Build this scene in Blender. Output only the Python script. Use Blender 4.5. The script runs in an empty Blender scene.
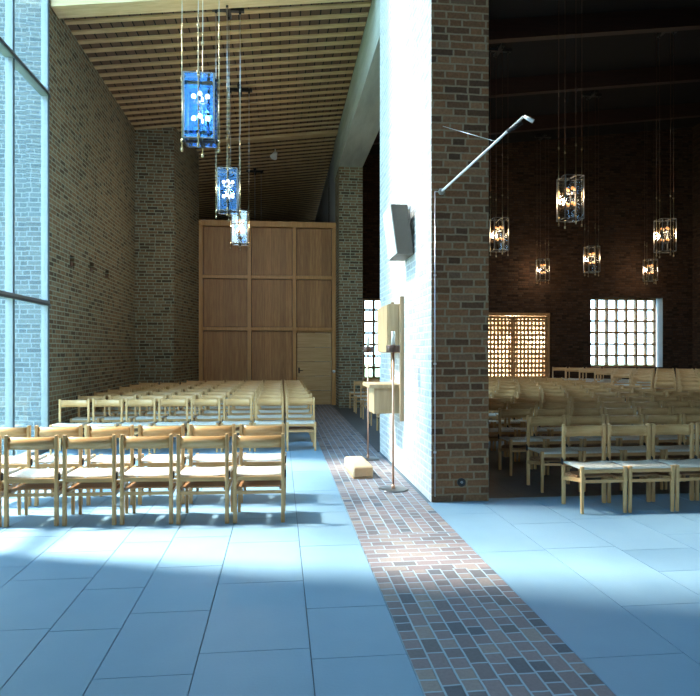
import bpy, bmesh, math, random
from mathutils import Vector, Matrix
C = bpy.context.scene
COL = C.collection
PI = math.pi
random.seed(7)

# ------------------------------------------------------------------ camera
cam_d = bpy.data.cameras.new('camera'); cam = bpy.data.objects.new('camera', cam_d); COL.objects.link(cam)
cam.location = (0, 0, 1.53)
cam.rotation_euler = (PI/2, 0, -math.radians(6.24))
cam_d.sensor_fit = 'HORIZONTAL'; cam_d.sensor_width = 36.0
cam_d.lens = 36.0*640/700
cam_d.shift_y = 4/700
cam_d.clip_end = 300
C.camera = cam

# ------------------------------------------------------------------ view
C.view_settings.view_transform = 'Standard'
C.view_settings.look = 'None'
C.view_settings.gamma = 1.0
C.view_settings.exposure = 0.5
C.view_settings.use_curve_mapping = False

# ------------------------------------------------------------------ sky
world = bpy.data.worlds.new('sky'); C.world = world; world.use_nodes = True
wn = world.node_tree.nodes; wl = world.node_tree.links
bg = wn['Background']
tc = wn.new('ShaderNodeTexCoord'); sp = wn.new('ShaderNodeSeparateXYZ'); rp = wn.new('ShaderNodeValToRGB')
wl.new(tc.outputs['Generated'], sp.inputs[0]); wl.new(sp.outputs['Z'], rp.inputs[0]); wl.new(rp.outputs[0], bg.inputs[0])
rp.color_ramp.elements[0].position = 0.0; rp.color_ramp.elements[0].color = (0.60, 0.86, 1.0, 1)
rp.color_ramp.elements[1].position = 0.9; rp.color_ramp.elements[1].color = (0.28, 0.62, 1.0, 1)
bg.inputs[1].default_value = 8.6

# ------------------------------------------------------------------ sun (through the tall glazed wall)
sd = bpy.data.lights.new('sun', 'SUN'); sd.energy = 19.0; sd.angle = math.radians(5.0); sd.color = (1.0, 0.88, 0.72)
so = bpy.data.objects.new('sun', sd); COL.objects.link(so)
SUN = Vector((0.74, -0.21, -1.0)).normalized()
so.rotation_euler = SUN.to_track_quat('-Z', 'Y').to_euler(); so.location = (-8, 8, 14)

# ================================================================== node helpers
class S:
    """a socket with arithmetic"""
    def __init__(s, nt, sock): s.nt = nt; s.k = sock
    def _m(s, op, *a):
        n = s.nt.nodes.new('ShaderNodeMath'); n.operation = op
        for i, v in enumerate((s,)+a):
            if isinstance(v, S): s.nt.links.new(v.k, n.inputs[i])
            else: n.inputs[i].default_value = v
        return S(s.nt, n.outputs[0])
    def __add__(s, o): return s._m('ADD', o)
    def __sub__(s, o): return s._m('SUBTRACT', o)
    def __mul__(s, o): return s._m('MULTIPLY', o)
    def __truediv__(s, o): return s._m('DIVIDE', o)
    def floor(s): return s._m('FLOOR')
    def fract(s): return s._m('FRACT')
    def abs(s): return s._m('ABSOLUTE')
    def gt(s, o): return s._m('GREATER_THAN', o)
    def lt(s, o): return s._m('LESS_THAN', o)
    def mn(s, o): return s._m('MINIMUM', o)
    def mx(s, o): return s._m('MAXIMUM', o)
    def mod(s, o): return s._m('FLOORED_MODULO', o)
    def pick(s, a, b):            # s=0 -> a, s=1 -> b
        return (s*-1.0+1.0)*a + s*b if isinstance(a, S) else s*b + (s*-1.0+1.0)*a
    def smooth(s, lo, hi):
        n = s.nt.nodes.new('ShaderNodeMapRange'); n.interpolation_type = 'SMOOTHSTEP'
        s.nt.links.new(s.k, n.inputs[0]); n.inputs[1].default_value = lo; n.inputs[2].default_value = hi
        return S(s.nt, n.outputs[0])

def mat(name, rough=0.6, metal=0.0, spec=0.5):
    m = bpy.data.materials.new(name); m.use_nodes = True
    nt = m.node_tree; b = nt.nodes['Principled BSDF']
    b.inputs['Roughness'].default_value = rough; b.inputs['Metallic'].default_value = metal
    b.inputs['Specular IOR Level'].default_value = spec
    return m, nt, b
def xyz(nt, which='Object'):
    t = nt.nodes.new('ShaderNodeTexCoord'); s = nt.nodes.new('ShaderNodeSeparateXYZ')
    nt.links.new(t.outputs[which], s.inputs[0])
    return S(nt, s.outputs[0]), S(nt, s.outputs[1]), S(nt, s.outputs[2])
def comb(nt, a, b, c):
    n = nt.nodes.new('ShaderNodeCombineXYZ')
    for i, v in enumerate((a, b, c)):
        if isinstance(v, S): nt.links.new(v.k, n.inputs[i])
        else: n.inputs[i].default_value = v
    return n.outputs[0]
def noise(nt, vec, scale, detail=3.0, rough=0.55):
    n = nt.nodes.new('ShaderNodeTexNoise'); n.inputs['Scale'].default_value = scale
    n.inputs['Detail'].default_value = detail; n.inputs['Roughness'].default_value = rough
    if vec is not None: nt.links.new(vec, n.inputs['Vector'])
    return S(nt, n.outputs[0])
def white(nt, vec):
    n = nt.nodes.new('ShaderNodeTexWhiteNoise'); n.noise_dimensions = '3D'; nt.links.new(vec, n.inputs[0])
    return S(nt, n.outputs[0])
def ramp(nt, fac, stops, interp='LINEAR'):
    n = nt.nodes.new('ShaderNodeValToRGB'); n.color_ramp.interpolation = interp
    e = n.color_ramp.elements
    while len(e) < len(stops): e.new(0.5)
    for el, (p, c) in zip(e, stops): el.position = p; el.color = (*c, 1)
    nt.links.new(fac.k, n.inputs[0]); return n.outputs[0]
def mixc(nt, fac, a, b, mode='MIX'):
    n = nt.nodes.new('ShaderNodeMix'); n.data_type = 'RGBA'; n.blend_type = mode
    for sock, v in ((n.inputs[0], fac), (n.inputs[6], a), (n.inputs[7], b)):
        if isinstance(v, S): nt.links.new(v.k, sock)
        elif isinstance(v, (int, float)): sock.default_value = v
        elif isinstance(v, tuple): sock.default_value = (*v, 1)
        else: nt.links.new(v, sock)
    return n.outputs[2]
def bump(nt, b, h, dist=0.004, strength=1.0):
    n = nt.nodes.new('ShaderNodeBump'); n.inputs['Distance'].default_value = dist; n.inputs['Strength'].default_value = strength
    nt.links.new(h.k, n.inputs['Height']); nt.links.new(n.outputs[0], b.inputs['Normal'])

# ================================================================== materials
BRICKS = ((0.060, 0.043, 0.032), (0.12, 0.075, 0.046), (0.165, 0.102, 0.060), (0.185, 0.13, 0.085), (0.11, 0.085, 0.066))
def brick_material(name, tint=(1, 1, 1), mortar=(0.185, 0.18, 0.145), cols=BRICKS):
    m, nt, b = mat(name, 0.9, 0, 0.2)
    x, y, z = xyz(nt)
    g = nt.nodes.new('ShaderNodeNewGeometry'); s = nt.nodes.new('ShaderNodeSeparateXYZ')
    nt.links.new(g.outputs['True Normal'], s.inputs[0])
    side = S(nt, s.outputs[0]).abs().gt(0.5)
    u = side.pick(x, y)
    wob = noise(nt, comb(nt, x, y, z), 9.0, 2.0) - 0.5
    wob2 = noise(nt, comb(nt, y, z, x), 13.0, 2.0) - 0.5
    u = u + wob*0.02
    zz = z + wob2*0.012
    row = (zz/0.0758).floor()
    fz = (zz/0.0758).fract()
    rn = white(nt, comb(nt, row, 3.7, side))
    t = (u + row.mod(2.0)*0.195 + rn*0.09)/0.385
    cell = t.floor(); ft = t.fract()*0.385
    second = ft.gt(0.25)
    # distance to the nearest edge of the brick in the unit: stretcher 0..0.25, header 0.25..0.385 (both incl. joint)
    e1 = ft.mn((ft*-1.0 + 0.25).abs()); e2 = (ft - 0.25).abs().mn(ft*-1.0 + 0.385)
    eu = second.pick(e1, e2)
    ev = fz.mn(fz*-1.0 + 1.0)*0.0758
    edge = eu.mn(ev*1.1)
    mask = edge.smooth(0.006, 0.013)
    idn = white(nt, comb(nt, row, cell, second + side*5.0))
    def tn(c): return tuple(c[i]*tint[i] for i in range(3))
    colr = ramp(nt, idn, [(p, tn(c)) for p, c in zip((0, 0.25, 0.55, 0.8, 1), cols)])
    grain = noise(nt, comb(nt, x, y, z), 40.0, 4.0)
    colr = mixc(nt, 0.55, colr, ramp(nt, grain, [(0.25, (0.45, 0.45, 0.45)), (0.75, (1.25, 1.25, 1.25))]), 'MULTIPLY')
    mo = mixc(nt, grain, tn(tuple(c*0.75 for c in mortar)), tn(tuple(c*1.2 for c in mortar)))
    nt.links.new(mixc(nt, mask, mo, colr), b.inputs['Base Color'])
    bump(nt, b, mask*0.8 + grain*0.35, 0.008, 0.8)
    return m
M = {}
M['brick'] = brick_material('brown brick', (1.32, 0.97, 0.76))
M['brick_grey'] = brick_material('grey brown brick', (1.15, 1.2, 1.1), (0.225, 0.235, 0.19))
M['brick_dark'] = brick_material('dark brown brick', (0.40, 0.33, 0.32), (0.08, 0.066, 0.058))  # same brick, darkened to put the nave's shade into its colour

M['brick_wash'] = brick_material('limewashed brick', (1, 1, 1), (0.60, 0.61, 0.60), ((0.40, 0.41, 0.42), (0.46, 0.46, 0.45), (0.50, 0.50, 0.48), (0.53, 0.53, 0.52), (0.43, 0.44, 0.46)))  # brick paled to stand in for the strong sun on the flank
M['brick_pale'] = brick_material('pale blue grey brick', (1, 1, 1), (0.24, 0.28, 0.30), ((0.11, 0.145, 0.165), (0.135, 0.17, 0.19), (0.15, 0.185, 0.205), (0.16, 0.195, 0.21), (0.10, 0.135, 0.16)))  # outdoor daylight put into the brick colour as pale blue grey

def wood_material(name, c0, c1, axis='Z', scale=1.0, rough=0.45, plank=None, spec=0.4):
    m, nt, b = mat(name, rough, 0, spec)
    x, y, z = xyz(nt)
    k = {'X': (0.06, 1, 1), 'Y': (1, 0.06, 1), 'Z': (1, 1, 0.06)}[axis]
    v = comb(nt, x*k[0], y*k[1], z*k[2])
    n1 = noise(nt, v, 28*scale, 4.0, 0.6)
    f = n1.smooth(0.3, 0.72)
    col = mixc(nt, f, c0, c1)
    h = n1
    if plank:
        pax, pw = plank
        p = {'X': x, 'Y': y, 'Z': z}[pax]/pw
        pid = white(nt, comb(nt, p.floor(), 2.0, 5.0))
        col = mixc(nt, 0.5, col, ramp(nt, pid, [(0, (0.62, 0.60, 0.58)), (0.5, (0.95, 0.93, 0.9)), (1, (1.3, 1.27, 1.25))]), 'MULTIPLY')
        fr = p.fract(); gap = fr.mn(fr*-1.0+1.0).smooth(0.0, 0.03)
        col = mixc(nt, gap, tuple(c*0.4 for c in c0), col)
        h = h*0.3 + gap
    nt.links.new(col, b.inputs['Base Color'])
    bump(nt, b, h, 0.002, 0.5)
    return m
M['beech'] = wood_material('pale beech', (0.49, 0.285, 0.115), (0.61, 0.385, 0.18), 'Z', 1.5, 0.38)
M['beech_back'] = wood_material('pale beech across', (0.47, 0.265, 0.105), (0.58, 0.355, 0.16), 'X', 1.5, 0.32)
M['slat_brown'] = wood_material('brown slats', (0.26, 0.13, 0.06), (0.36, 0.19, 0.09), 'X', 1.5, 0.5)
M['rail_wood'] = wood_material('brown rail wood', (0.30, 0.20, 0.11), (0.40, 0.28, 0.17), 'Z', 1.0, 0.45)
M['birch'] = wood_material('birch shelf', (0.38, 0.265, 0.145), (0.48, 0.35, 0.205), 'Z', 1.0, 0.45)
M['panel'] = wood_material('panel boards', (0.26, 0.12, 0.04), (0.41, 0.21, 0.075), 'Z', 1.1, 0.5, ('X', 0.085))
M['panel_frame'] = wood_material('panel frame wood', (0.37, 0.18, 0.055), (0.47, 0.25, 0.085), 'Z', 1.0, 0.45)
M['doorwood'] = wood_material('door boards', (0.40, 0.24, 0.10), (0.50, 0.32, 0.15), 'X', 1.0, 0.4)
M['joist'] = wood_material('ceiling joist wood', (0.42, 0.28, 0.14), (0.58, 0.41, 0.22), 'X', 0.8, 0.6)
M['edgebeam'] = wood_material('edge beam wood', (0.55, 0.40, 0.22), (0.68, 0.52, 0.31), 'X', 0.7, 0.55)
M['lattice'] = wood_material('lattice wood', (0.30, 0.16, 0.07), (0.42, 0.24, 0.11), 'Z', 1.0, 0.5)
M['tie'] = wood_material('red brown beam', (0.025, 0.011, 0.008), (0.04, 0.016, 0.012), 'X', 0.8, 0.6)

def deck():
    m, nt, b = mat('ceiling boards', 0.85, 0, 0.2)
    x, y, z = xyz(nt)
    p = x/0.18; idn = white(nt, comb(nt, p.floor(), (y/1.1).floor(), 1.0))
    fr = p.fract(); gap = fr.mn(fr*-1.0+1.0).smooth(0.03, 0.09)
    g = noise(nt, comb(nt, x, y, z), 30.0)
    col = mixc(nt, idn, (0.10, 0.058, 0.036), (0.16, 0.095, 0.06))
    col = mixc(nt, g*0.5, col, (0.10, 0.065, 0.045))
    nt.links.new(mixc(nt, gap, (0.010, 0.009, 0.008), col), b.inputs['Base Color'])
    bump(nt, b, gap + g*0.2, 0.02, 0.7)
    return m
M['deck'] = deck()

def concrete():
    m, nt, b = mat('board marked concrete', 0.85, 0, 0.25)
    x, y, z = xyz(nt)
    n1 = noise(nt, comb(nt, x, y*0.15, z), 6.0, 5.0); n2 = noise(nt, comb(nt, x, y, z), 45.0, 3.0)
    col = ramp(nt, n1*0.7+n2*0.3, [(0.25, (0.24, 0.27, 0.24)), (0.6, (0.35, 0.38, 0.34)), (0.85, (0.41, 0.43, 0.39))])
    fr = (z/0.15).fract(); gap = fr.mn(fr*-1.0+1.0).smooth(0.0, 0.05)
    nt.links.new(col, b.inputs['Base Color']); bump(nt, b, gap*0.5+n2, 0.004, 0.6)
    return m
M['concrete'] = concrete()

def slate():
    m, nt, b = mat('blue grey slate slabs', 0.42, 0, 0.45)
    x, y, z = xyz(nt)
    a = nt.nodes.new('ShaderNodeAttribute'); a.attribute_name = 'tone'
    tone = S(nt, a.outputs['Fac'])
    n1 = noise(nt, comb(nt, x, y, z), 3.0, 5.0); n2 = noise(nt, comb(nt, x, y, z), 60.0, 3.0)
    f = tone*0.55 + n1*0.3 + n2*0.2
    col = ramp(nt, f, [(0.15, (0.135, 0.25, 0.36)), (0.5, (0.175, 0.305, 0.42)), (0.9, (0.225, 0.36, 0.475))])  # blue of the reflected sky is mixed into the slate colour
    nt.links.new(col, b.inputs['Base Color'])
    nt.links.new((n2*0.18+0.40).k, b.inputs['Roughness'])
    bump(nt, b, n2+n1*0.5, 0.002, 0.35)
    return m
M['slate'] = slate()
def shaded_slate():  # shade under the nave chairs is put into this slate's colour
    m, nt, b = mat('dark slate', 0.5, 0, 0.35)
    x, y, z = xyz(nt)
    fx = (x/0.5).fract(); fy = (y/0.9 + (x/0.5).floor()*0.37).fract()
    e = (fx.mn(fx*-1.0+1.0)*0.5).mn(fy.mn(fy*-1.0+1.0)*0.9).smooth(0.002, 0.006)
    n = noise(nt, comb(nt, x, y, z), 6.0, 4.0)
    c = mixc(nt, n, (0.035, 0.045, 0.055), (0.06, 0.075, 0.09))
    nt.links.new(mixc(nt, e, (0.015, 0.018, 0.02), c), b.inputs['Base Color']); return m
M['dark_slate'] = shaded_slate()
M['joint'], _nt, _b = mat('slab joints', 0.9); _b.inputs['Base Color'].default_value = (0.10, 0.15, 0.19, 1)

def pavers():
    m, nt, b = mat('mauve brick pavers', 0.6, 0, 0.35)
    x, y, z = xyz(nt)
    wob = noise(nt, comb(nt, x, y, z), 9.0, 2.0) - 0.5
    xx = x - 0.64 + wob*0.008; yy = y + wob*0.012
    # lengthwise columns: nine across, alternate columns of short and long pavers
    ci = (xx/0.0955).floor(); fx = (xx/0.0955).fract()
    alt = ci.mod(2.0); ln = alt*0.055 + 0.105
    ty = yy/ln + white(nt, comb(nt, ci, 1.0, 9.0))
    ry = ty.floor(); fy = ty.fract()
    eA = (fx.mn(fx*-1.0+1.0)*0.0955).mn(fy.mn(fy*-1.0+1.0)*ln)
    idA = white(nt, comb(nt, ci, ry, 0.0))
    # crosswise band
    rb = (yy/0.098).floor(); fyb = (yy/0.098).fract()
    tx = xx/0.17 + rb.mod(2.0)*0.5; cb = tx.floor(); fxb = tx.fract()
    eB = (fxb.mn(fxb*-1.0+1.0)*0.17).mn(fyb.mn(fyb*-1.0+1.0)*0.098)
    idB = white(nt, comb(nt, cb, rb, 4.0))
    band = y.gt(4.42)*y.lt(5.32)
    e = band.pick(eA, eB); idn = band.pick(idA, idB)
    mask = e.smooth(0.003, 0.008)
    n2 = noise(nt, comb(nt, x, y, z), 50.0, 3.0)
    col = ramp(nt, idn, [(0, (0.075, 0.095, 0.13)), (0.08, (0.125, 0.12, 0.135)), (0.4, (0.185, 0.155, 0.17)), (0.75, (0.22, 0.185, 0.195)), (1, (0.25, 0.22, 0.21))])
    col = mixc(nt, 0.5, col, ramp(nt, n2, [(0.2, (0.65, 0.65, 0.65)), (0.8, (1.2, 1.2, 1.2))]), 'MULTIPLY')
    jo = (0.28, 0.38, 0.46)
    nt.links.new(mixc(nt, mask, jo, col), b.inputs['Base Color'])
    bump(nt, b, mask*0.6+n2*0.3, 0.006, 0.7)
    return m
M['pavers'] = pavers()

def cord():
    m, nt, b = mat('woven paper cord', 0.8, 0, 0.2)
    x, y, z = xyz(nt)
    cx = (x/0.028); cy = (y/0.028)
    par = (cx.floor()+cy.floor()).mod(2.0)
    sx = ((x/0.007).fract()-0.5).abs()*2.0; sy = ((y/0.007).fract()-0.5).abs()*2.0
    st = par.pick(sx, sy)
    n2 = noise(nt, comb(nt, x, y, z), 60.0)
    f = st*0.6 + n2*0.3 + par*0.1
    nt.links.new(ramp(nt, f, [(0.1, (0.70, 0.68, 0.60)), (0.7, (0.52, 0.51, 0.46)), (1, (0.30, 0.30, 0.27))]), b.inputs['Base Color'])
    bump(nt, b, st*-1.0 + par*0.6, 0.004, 0.8)
    return m
M['cord'] = cord()

def plain(name, col, rough=0.5, metal=0.0, spec=0.5, var=0.12):
    m, nt, b = mat(name, rough, metal, spec)
    x, y, z = xyz(nt)
    n = noise(nt, comb(nt, x, y, z), 35.0, 3.0)
    nt.links.new(mixc(nt, n, tuple(c*(1-var) for c in col), tuple(min(1, c*(1+var)) for c in col)), b.inputs['Base Color'])
    return m
M['frame'] = plain('pale window frame', (0.20, 0.23, 0.25), 0.4, 0.3)
M['frame_dark'] = plain('dark gasket metal', (0.07, 0.09, 0.10), 0.4, 0.5)
M['brass'] = plain('brass rod', (0.42, 0.33, 0.20), 0.35, 1.0)
M['steel'] = plain('brushed steel', (0.62, 0.63, 0.64), 0.3, 1.0)
M['base_metal'] = plain('dull dark steel', (0.20, 0.21, 0.22), 0.35, 0.9)
M['copper'] = plain('copper tube', (0.66, 0.38, 0.26), 0.32, 1.0)
M['bronze'] = plain('dark bronze', (0.10, 0.055, 0.04), 0.45, 0.6)
M['black'] = plain('black metal', (0.02, 0.02, 0.022), 0.5, 0.3)
M['wax'] = plain('white wax', (0.80, 0.78, 0.72), 0.5)
M['speaker_box'] = plain('grey brown veneer', (0.10, 0.085, 0.07), 0.55)
M['speaker_cloth'] = plain('pale speaker cloth', (0.60, 0.60, 0.58), 0.9)
M['linen'] = plain('beige upholstery', (0.50, 0.37, 0.23), 0.9)
M['leather'] = plain('tan leather', (0.50, 0.30, 0.15), 0.6)
M['white_enamel'] = plain('white enamel', (0.75, 0.77, 0.78), 0.3)
M['cream'] = plain('cream plaster', (0.62, 0.58, 0.48), 0.85)
M['plaster'] = plain('grey plaster', (0.26, 0.28, 0.30), 0.9)
M['ebony'] = plain('black stained boards', (0.014, 0.014, 0.016), 0.9, 0, 0.2)  # black put in as darkness; also stops light bouncing into the nave
M['carpet'] = plain('platform carpet', (0.05, 0.06, 0.07), 0.95)
M['grass'] = plain('lawn', (0.17, 0.24, 0.10), 0.9, var=0.4)
M['bark'] = plain('pale bark', (0.22, 0.20, 0.17), 0.9, var=0.4)
M['leaf'] = plain('leaf green', (0.30, 0.42, 0.22), 0.6, var=0.35)
M['dark_hole'] = plain('dark recess', (0.02, 0.018, 0.016), 0.9)

def glass(name, tint, refl, gcol=(1, 1, 1)):
    m = bpy.data.materials.new(name); m.use_nodes = True; nt = m.node_tree
    nt.nodes.remove(nt.nodes['Principled BSDF'])
    t = nt.nodes.new('ShaderNodeBsdfTransparent'); t.inputs[0].default_value = (*tint, 1)
    g = nt.nodes.new('ShaderNodeBsdfGlossy'); g.inputs['Roughness'].default_value = 0.02; g.inputs['Color'].default_value = (*gcol, 1)
    f = nt.nodes.new('ShaderNodeLayerWeight'); f.inputs[0].default_value = 0.5
    pw = nt.nodes.new('ShaderNodeMath'); pw.operation = 'POWER'; pw.inputs[1].default_value = 5.0
    nt.links.new(f.outputs['Facing'], pw.inputs[0])
    mm = nt.nodes.new('ShaderNodeMath'); mm.operation = 'MULTIPLY_ADD'; mm.inputs[1].default_value = 0.9; mm.inputs[2].default_value = refl + 0.03
    nt.links.new(pw.outputs[0], mm.inputs[0])
    mx = nt.nodes.new('ShaderNodeMixShader'); nt.links.new(mm.outputs[0], mx.inputs[0])
    nt.links.new(t.outputs[0], mx.inputs[1]); nt.links.new(g.outputs[0], mx.inputs[2])
    nt.links.new(mx.outputs[0], nt.nodes['Material Output'].inputs[0])
    return m
M['glass'] = glass('window glass', (0.95, 0.98, 0.99), 0.0)
M['lampglass_clear'] = glass('clear lamp glass', (0.90, 0.94, 0.97), 0.02)
M['lampglass'] = glass('blue grey lamp glass', (0.62, 0.80, 0.95), 0.02, (0.18, 0.5, 1.0))  # sky reflection put into the glass as blue tint and gloss
M['lampglass_faint'] = glass('faint blue lamp glass', (0.66, 0.80, 0.92), -0.012, (0.3, 0.6, 1.0))  # weaker version of the same painted sky reflection

def emit(name, col, strength, base=(0.9, 0.85, 0.75)):
    m = bpy.data.materials.new(name); m.use_nodes = True; nt = m.node_tree
    b = nt.nodes['Principled BSDF']; b.inputs['Base Color'].default_value = (*base, 1)
    b.inputs['Emission Color'].default_value = (*col, 1); b.inputs['Emission Strength'].default_value = strength
    m.cycles.emission_sampling = 'NONE'
    return m
M['bulb'] = emit('lit orange bulb', (1.0, 0.34, 0.085), 1.15, (0.05, 0.04, 0.03))
M['bulb_white'] = emit('lit white bulb', (1.0, 0.72, 0.55), 5.0)
M['globe'] = emit('lit globe', (1.0, 0.8, 0.5), 12.0)

# ================================================================== mesh helpers
def box(bm, a, b, bev=0.0, mi=0):
    x0, x1 = sorted((a[0], b[0])); y0, y1 = sorted((a[1], b[1])); z0, z1 = sorted((a[2], b[2]))
    vs = [bm.verts.new(p) for p in ((x0,y0,z0),(x1,y0,z0),(x1,y1,z0),(x0,y1,z0),(x0,y0,z1),(x1,y0,z1),(x1,y1,z1),(x0,y1,z1))]
    fs = [bm.faces.new([vs[i] for i in q]) for q in ((0,3,2,1),(4,5,6,7),(0,1,5,4),(1,2,6,5),(2,3,7,6),(3,0,4,7))]
    for f in fs: f.material_index = mi
    if bev > 0:
        es = list({e for f in fs for e in f.edges})
        r = bmesh.ops.bevel(bm, geom=es, offset=bev, segments=2, profile=0.6, affect='EDGES', clamp_overlap=True)
        for f in r['faces']: f.material_index = mi
    return vs
def hexa(bm, bot, top, mi=0):
    """a prism from two matching polygons (lists of points)"""
    n = len(bot); a = [bm.verts.new(p) for p in bot]; b = [bm.verts.new(p) for p in top]
    fs = [bm.faces.new(a[::-1]), bm.faces.new(b)]
    for i in range(n): fs.append(bm.faces.new((a[i], a[(i+1) % n], b[(i+1) % n], b[i])))
    for f in fs: f.material_index = mi
def poly(bm, pts, z0, z1):
    hexa(bm, [(p[0], p[1], z0) for p in pts], [(p[0], p[1], z1) for p in pts])
def tube(bm, p, q, r, seg=10, r2=None, mi=0):
    p = Vector(p); q = Vector(q); d = (q-p); r2 = r if r2 is None else r2
    rot = d.to_track_quat('Z', 'Y').to_matrix()
    A = []; B = []
    for i in range(seg):
        a = 2*PI*i/seg; v = Vector((math.cos(a), math.sin(a), 0))
        A.append(bm.verts.new(p + rot @ (v*r))); B.append(bm.verts.new(q + rot @ (v*r2)))
    fs = [bm.faces.new(A[::-1]), bm.faces.new(B)]
    for i in range(seg):
        f = bm.faces.new((A[i], A[(i+1) % seg], B[(i+1) % seg], B[i])); f.smooth = True; fs.append(f)
    for f in fs: f.material_index = mi
def bar(bm, p, q, w, h, up=(0, 0, 1)):
    p = Vector(p); q = Vector(q); d = (q-p).normalized(); u = Vector(up); s = d.cross(u).normalized(); u = s.cross(d)
    def ring(c): return [c + s*w/2*i + u*h/2*j for i, j in ((-1,-1),(1,-1),(1,1),(-1,1))]
    hexa(bm, ring(p), ring(q))
def lathe(bm, prof, seg=24, c=(0, 0, 0)):
    rings = []
    for r, z in prof:
        rings.append([bm.verts.new((c[0]+r*math.cos(2*PI*i/seg), c[1]+r*math.sin(2*PI*i/seg), c[2]+z)) for i in range(seg)])
    for a, b in zip(rings, rings[1:]):
        for i in range(seg):
            f = bm.faces.new((a[i], a[(i+1) % seg], b[(i+1) % seg], b[i])); f.smooth = True
    bm.faces.new(rings[0][::-1]); bm.faces.new(rings[-1])
def ball(bm, c, r, u=12, v=8, squash=1.0):
    bmesh.ops.create_uvsphere(bm, u_segments=u, v_segments=v, radius=r, matrix=Matrix.Translation(c) @ Matrix.Diagonal((1, 1, squash, 1)))
    for f in bm.faces: f.smooth = True
def mesh(name, bm, mats):
    bmesh.ops.recalc_face_normals(bm, faces=bm.faces)
    me = bpy.data.meshes.new(name); bm.to_mesh(me); bm.free()
    for m in (mats if isinstance(mats, (list, tuple)) else [mats]): me.materials.append(m)
    return me
def obj(name, bm, m, parent=None, loc=None):
    o = bpy.data.objects.new(name, mesh(name, bm, m)); COL.objects.link(o)
    if parent is not None: o.parent = parent
    if loc is not None: o.location = loc
    return o
def new(): return bmesh.new()
def tag(o, label, cat, group=None):
    o['label'] = label; o['category'] = cat
    if group: o['group'] = group
    return o
def thing(name, label, cat, loc=(0, 0, 0), rz=0.0, group=None):
    o = bpy.data.objects.new(name, None); COL.objects.link(o); o.empty_display_size = 0.05
    o.location = loc; o.rotation_euler = (0, 0, rz); return tag(o, label, cat, group)
def struct(name, bm, m, label=None, cat=None, parent=None):
    o = obj(name, bm, m, parent)
    if parent is None:
        o['kind'] = 'structure'
        if label: o['label'] = label; o['category'] = cat or 'wall'
    return o
def sbox(name, a, b, m, label, cat='wall'):
    bm = new(); box(bm, a, b); return struct(name, bm, m, label, cat)
def wall_holes(bm, axis, pos, thick, u0, u1, z0, z1, holes):
    """wall slab; axis 'X' = plane x=pos..pos+thick running along y; holes = (ua,ub,za,zb)"""
    us = sorted({u0, u1, *[h[0] for h in holes], *[h[1] for h in holes]}); zs = sorted({z0, z1, *[h[2] for h in holes], *[h[3] for h in holes]})
    for i in range(len(us)-1):
        run = None
        for j in range(len(zs)-1):
            cu = (us[i]+us[i+1])/2; cz = (zs[j]+zs[j+1])/2
            solid = not any(h[0] < cu < h[1] and h[2] < cz < h[3] for h in holes)
            if solid and run is None: run = zs[j]
            if run is not None and (not solid or j == len(zs)-2):
                top = zs[j+1] if solid else zs[j]
                if axis == 'X': box(bm, (pos, us[i], run), (pos+thick, us[i+1], top))
                else: box(bm, (us[i], pos, run), (us[i+1], pos+thick, top))
                run = None

XL = -3.58                  # glazed / brick side wall
XP = 1.53                   # line of the piers
def ceil_z(x): return 7.04 + 0.119*(x - XL)
YB = 21.04                  # far wall of the nave
XR = 14.4
HI = 15.0

# ================================================================== floor
STRIP = (0.64, 1.49)
bm = new()
tone = []
def slab(x0, x1, y0, y1, t):
    if x1-x0 < 0.02 or y1-y0 < 0.02: return
    g = 0.0028
    n0 = len(bm.faces)
    z1 = 0.0
    vs = [bm.verts.new(p) for p in ((x0+g,y0+g,-0.03),(x1-g,y0+g,-0.03),(x1-g,y1-g,-0.03),(x0+g,y1-g,-0.03),(x0+g,y0+g,z1),(x1-g,y0+g,z1),(x1-g,y1-g,z1),(x0+g,y1-g,z1))]
    for q in ((4,5,6,7),(0,1,5,4),(1,2,6,5),(2,3,7,6),(3,0,4,7)):
        bm.faces.new([vs[i] for i in q]); tone.append(t)
random.seed(3)
def column(x0, x1, cuts, ylo=-6.0, yhi=31.0, tones={}):
    if x0 > STRIP[0]: yhi = 6.50 if x0 > 2.0 else 6.38
    ys = sorted(cuts)
    y = ys[0]
    while y > ylo: y -= random.uniform(0.7, 1.25); ys.insert(0, max(y, ylo))
    y = ys[-1]
    while y < yhi: y += random.uniform(0.7, 1.25); ys.append(min(y, yhi))
    for i, (a, b) in enumerate(zip(ys, ys[1:])):
        slab(x0, x1, a, b, tones.get(round(a, 2), random.uniform(0.38, 0.62)))
column(0.155, STRIP[0], [3.19, 3.82, 5.05, 6.1])
column(-0.409, 0.155, [3.31, 4.29, 5.2])
column(-0.873, -0.409, [3.86, 4.66, 5.4])
column(-1.26, -0.873, [3.66, 4.28, 5.3])
column(-1.80, -1.26, [4.5, 5.1, 5.7])
column(-2.35, -1.80, [4.0, 4.8, 5.55])
column(-3.0, -2.35, [4.3, 5.2])
column(XL-0.2, -3.0, [4.1, 5.0])
column(STRIP[1], 2.04, [3.05, 4.75, 5.9], tones={})
column(2.04, 2.62, [3.65, 4.78], tones={2.6: 0.35})
column(2.62, 3.2, [3.3, 4.20, 4.68, 5.6], tones={4.20: 0.12})
x = 3.2
while x < XR:
    x2 = min(x + random.uniform(0.45, 0.62), XR); column(x, x2, [random.uniform(3.6, 4.4)]); x = x2
me_floor = None
bmesh.ops.recalc_face_normals(bm, faces=bm.faces)
me = bpy.data.meshes.new('floor'); bm.to_mesh(me); bm.free(); me.materials.append(M['slate'])
at = me.attributes.new('tone', 'FLOAT', 'FACE')
for i, t in enumerate(tone): at.data[i].value = t
fl = bpy.data.objects.new('floor', me); COL.objects.link(fl); fl['kind'] = 'structure'
fl['label'] = 'blue grey slate slab floor of the church'; fl['category'] = 'floor'
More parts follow.
